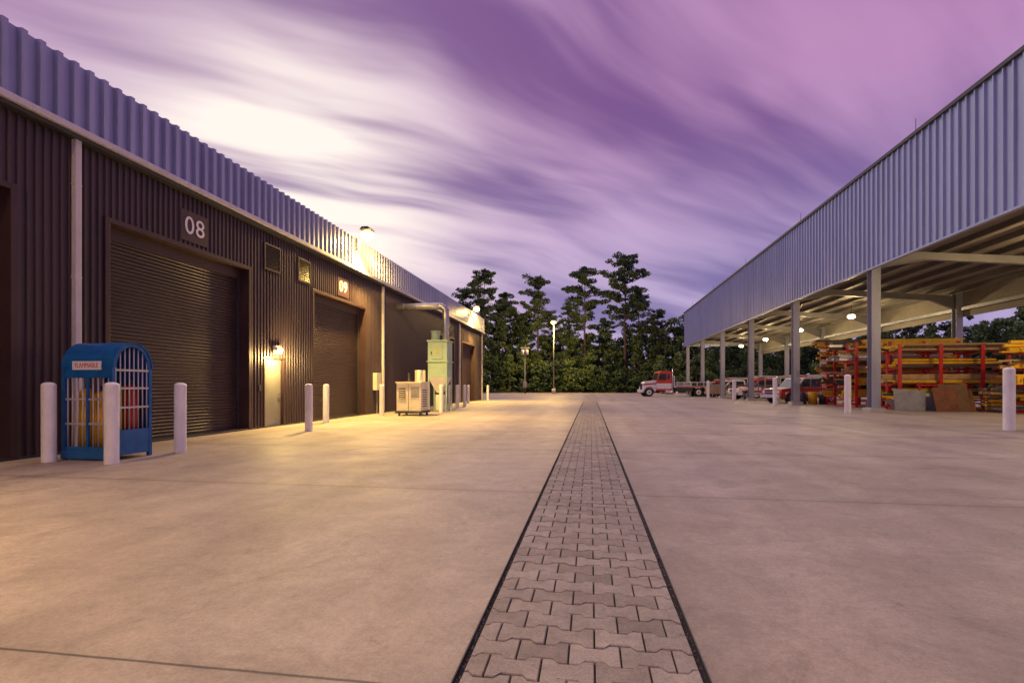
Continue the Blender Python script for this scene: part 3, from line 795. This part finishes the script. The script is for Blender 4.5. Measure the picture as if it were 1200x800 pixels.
def blob_tree(x,y,H,Wd,base=.12):
    tk.cyl((x,y,0),(x+rd.uniform(-.3,.3),y,H*.7),.18,M_bark,r1=.06,n=6,caps=False)
    tt=rd.uniform(.05,.8); conic=rd.random()<.45
    n=int(17+Wd*4)
    for i in range(n):
        f=rd.random(); z=H*(base+(1-base)*f)
        rr=Wd*((1-f)**.8 if conic else math.sin(math.pi*(.12+.8*f))**.7)*rd.uniform(.4,1.05)
        a=rd.uniform(0,6.283)
        C.append((x+math.cos(a)*rr,y+math.sin(a)*rr,z)); r=rd.uniform(.5,1.25); Rr.append((r,r,r*.7)); T.append(tt+rd.uniform(-.12,.12))
x=-70
while x<95:
    blob_tree(x,93.5+rd.uniform(-1.5,1.5),rd.uniform(3,8),rd.uniform(1.8,2.8),.02); x+=rd.uniform(1.8,3.2)
x=-72
while x<98:
    blob_tree(x,98+rd.uniform(-2,2),rd.uniform(8,12.5),rd.uniform(2.0,3.2),.1); x+=rd.uniform(2,3.4)
x=-75
while x<100:
    blob_tree(x,106+rd.uniform(-2,2),rd.uniform(9,15.5),rd.uniform(2.4,3.6),.06); x+=rd.uniform(2.2,3.6)
x=-75
while x<100:
    blob_tree(x,113+rd.uniform(-2,2),rd.uniform(9,13),3.8,.0); x+=rd.uniform(2.2,3.)
for bx,h in ((13.5,14),(16,15),(-22.5,15),(19,14),(-17,14),(-13,13)): blob_tree(bx,97,h,3.4,.1)
y=20
while y<92:
    blob_tree(62+rd.uniform(-3,3),y,rd.uniform(9,13.5),3.6,.03) if y>54 else blob_tree(80+rd.uniform(-3,3),y,rd.uniform(10,15),3.8,.03)
    y+=rd.uniform(2.4,3.6)
C=np.array(C);Rr=np.array(Rr);T=np.array(T)
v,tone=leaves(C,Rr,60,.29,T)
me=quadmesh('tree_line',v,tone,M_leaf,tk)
o=bpy.data.objects.new('tree_line',me); COL.objects.link(o)

# ------------------------------------------------------------ world
wd=bpy.data.worlds.new('World'); sc.world=wd; wd.use_nodes=True
nt=wd.node_tree; N=nt.nodes; L=nt.links; N.clear()
out=N.new('ShaderNodeOutputWorld')
def V(op,a,b=None):
    x=N.new('ShaderNodeVectorMath'); x.operation=op
    for i,q in enumerate([a,b]):
        if q is None: continue
        if isinstance(q,tuple): x.inputs[i].default_value=q
        else: L.new(q,x.inputs[i])
    return x
def Mt(op,a,b=None,clamp=False):
    x=N.new('ShaderNodeMath'); x.operation=op; x.use_clamp=clamp
    for i,q in enumerate([a,b]):
        if q is None: continue
        if isinstance(q,(int,float)): x.inputs[i].default_value=q
        else: L.new(q,x.inputs[i])
    return x.outputs[0]
tc=N.new('ShaderNodeTexCoord'); d=V('NORMALIZE',tc.outputs['Generated']).outputs[0]
sp=N.new('ShaderNodeSeparateXYZ'); L.new(d,sp.inputs[0])
zz=Mt('ADD',Mt('MAXIMUM',sp.outputs['Z'],0),.22)
px=Mt('DIVIDE',sp.outputs['X'],zz); py=Mt('DIVIDE',sp.outputs['Y'],zz)
cb=N.new('ShaderNodeCombineXYZ'); L.new(px,cb.inputs[0]); L.new(py,cb.inputs[1])
wn=N.new('ShaderNodeTexNoise'); wn.inputs['Scale'].default_value=.8; wn.inputs['Detail'].default_value=2; L.new(cb.outputs[0],wn.inputs['Vector'])
wv=V('MULTIPLY',V('SUBTRACT',wn.outputs['Color'],(.5,.5,.5)).outputs[0],(.5,.5,0)).outputs[0]
wp=V('ADD',cb.outputs[0],wv).outputs[0]
def mapn(rot,scale,loc=(0,0,0)):
    m=N.new('ShaderNodeMapping'); m.vector_type='TEXTURE'
    m.inputs['Rotation'].default_value=(0,0,rot); m.inputs['Scale'].default_value=scale; m.inputs['Location'].default_value=loc
    L.new(wp,m.inputs['Vector']); return m.outputs[0]
def noi(vec,s,det=5,r=.55,dist=0):
    n=N.new('ShaderNodeTexNoise'); n.inputs['Scale'].default_value=s; n.inputs['Detail'].default_value=det; n.inputs['Roughness'].default_value=r; n.inputs['Distortion'].default_value=dist
    L.new(vec,n.inputs['Vector']); return n.outputs['Fac']
def smooth(v,a,b,lo=0.,hi=1.):
    m=N.new('ShaderNodeMapRange'); m.interpolation_type='SMOOTHSTEP'
    m.inputs['From Min'].default_value=a; m.inputs['From Max'].default_value=b; m.inputs['To Min'].default_value=lo; m.inputs['To Max'].default_value=hi
    L.new(v,m.inputs['Value']); return m.outputs[0]
def mixc(f,a,b,mode='MIX'):
    x=N.new('ShaderNodeMix'); x.data_type='RGBA'; x.blend_type=mode
    if isinstance(f,(int,float)): x.inputs['Factor'].default_value=f
    else: L.new(f,x.inputs['Factor'])
    for i,q in ((6,a),(7,b)):
        if isinstance(q,tuple): x.inputs[i].default_value=(*q,1)
        else: L.new(q,x.inputs[i])
    return x.outputs[2]
n1=noi(mapn(R(40),(1.7,.85,1),(1.1,.2,0)),1.25,3,.45,0)
n2=noi(mapn(R(46),(3.4,.50,1),(7,2,0)),1.5,4,.5,0)
n3=noi(mapn(R(34),(2.4,.28,1),(2,5,0)),1.6,4,.5,0)
nn=Mt('ADD',Mt('ADD',Mt('MULTIPLY',n1,.50),Mt('MULTIPLY',n2,.30)),Mt('MULTIPLY',n3,.20))
el=sp.outputs['Z']
darkc=mixc(smooth(el,.12,.52),(.205,.165,.385),(.185,.078,.260))
lightc=mixc(smooth(el,.12,.52),(.50,.40,.66),(.50,.25,.49))
cl=mixc(smooth(nn,.40,.59),darkc,lightc)
gd=Vector((-.48,.79,.335)).normalized()
dt=V('DOT_PRODUCT',d,tuple(gd)).outputs['Value']
gl=Mt('POWER',Mt('MAXIMUM',dt,0),36)
gl2=Mt('MULTIPLY',Mt('MULTIPLY',gl,1.7),smooth(nn,.40,.56,.10,1.))
wide=Mt('POWER',Mt('MAXIMUM',dt,0),6)
cl=mixc(Mt('MULTIPLY',Mt('MULTIPLY',wide,smooth(nn,.41,.58,.10,1.)),.75,True),cl,(.72,.51,.70))
cl=mixc(Mt('MULTIPLY',gl2,.97,True),cl,(1.05,.93,.86))
cl=mixc(smooth(el,.0,.15,.5,0.),cl,(.32,.27,.50))
sky=N.new('ShaderNodeTexSky'); sky.sky_type='NISHITA'; sky.sun_disc=False; sky.sun_elevation=R(4); sky.sun_rotation=R(-31); sky.dust_density=2
bg1=N.new('ShaderNodeBackground'); L.new(sky.outputs[0],bg1.inputs[0]); bg1.inputs[1].default_value=.005
bg2=N.new('ShaderNodeBackground'); L.new(cl,bg2.inputs[0]); bg2.inputs[1].default_value=1.0
ad=N.new('ShaderNodeAddShader'); L.new(bg1.outputs[0],ad.inputs[0]); L.new(bg2.outputs[0],ad.inputs[1]); L.new(ad.outputs[0],out.inputs[0])

sun=light('sun','SUN',(0,0,30),(1,.90,.74),1.3,angle=R(70),aim=(.30,-.40,-1.0))

# ------------------------------------------------------------ camera
cam=bpy.data.cameras.new('camera'); co=bpy.data.objects.new('camera',cam); COL.objects.link(co)
co.location=(0,0,1.3); co.rotation_euler=(R(90),0,R(8.72)); cam.lens=18; cam.sensor_width=36; cam.shift_y=52/1200
cam.clip_start=.05; cam.clip_end=3000
sc.camera=co
sc.view_settings.view_transform='Standard'; sc.view_settings.look='None'; sc.view_settings.exposure=0
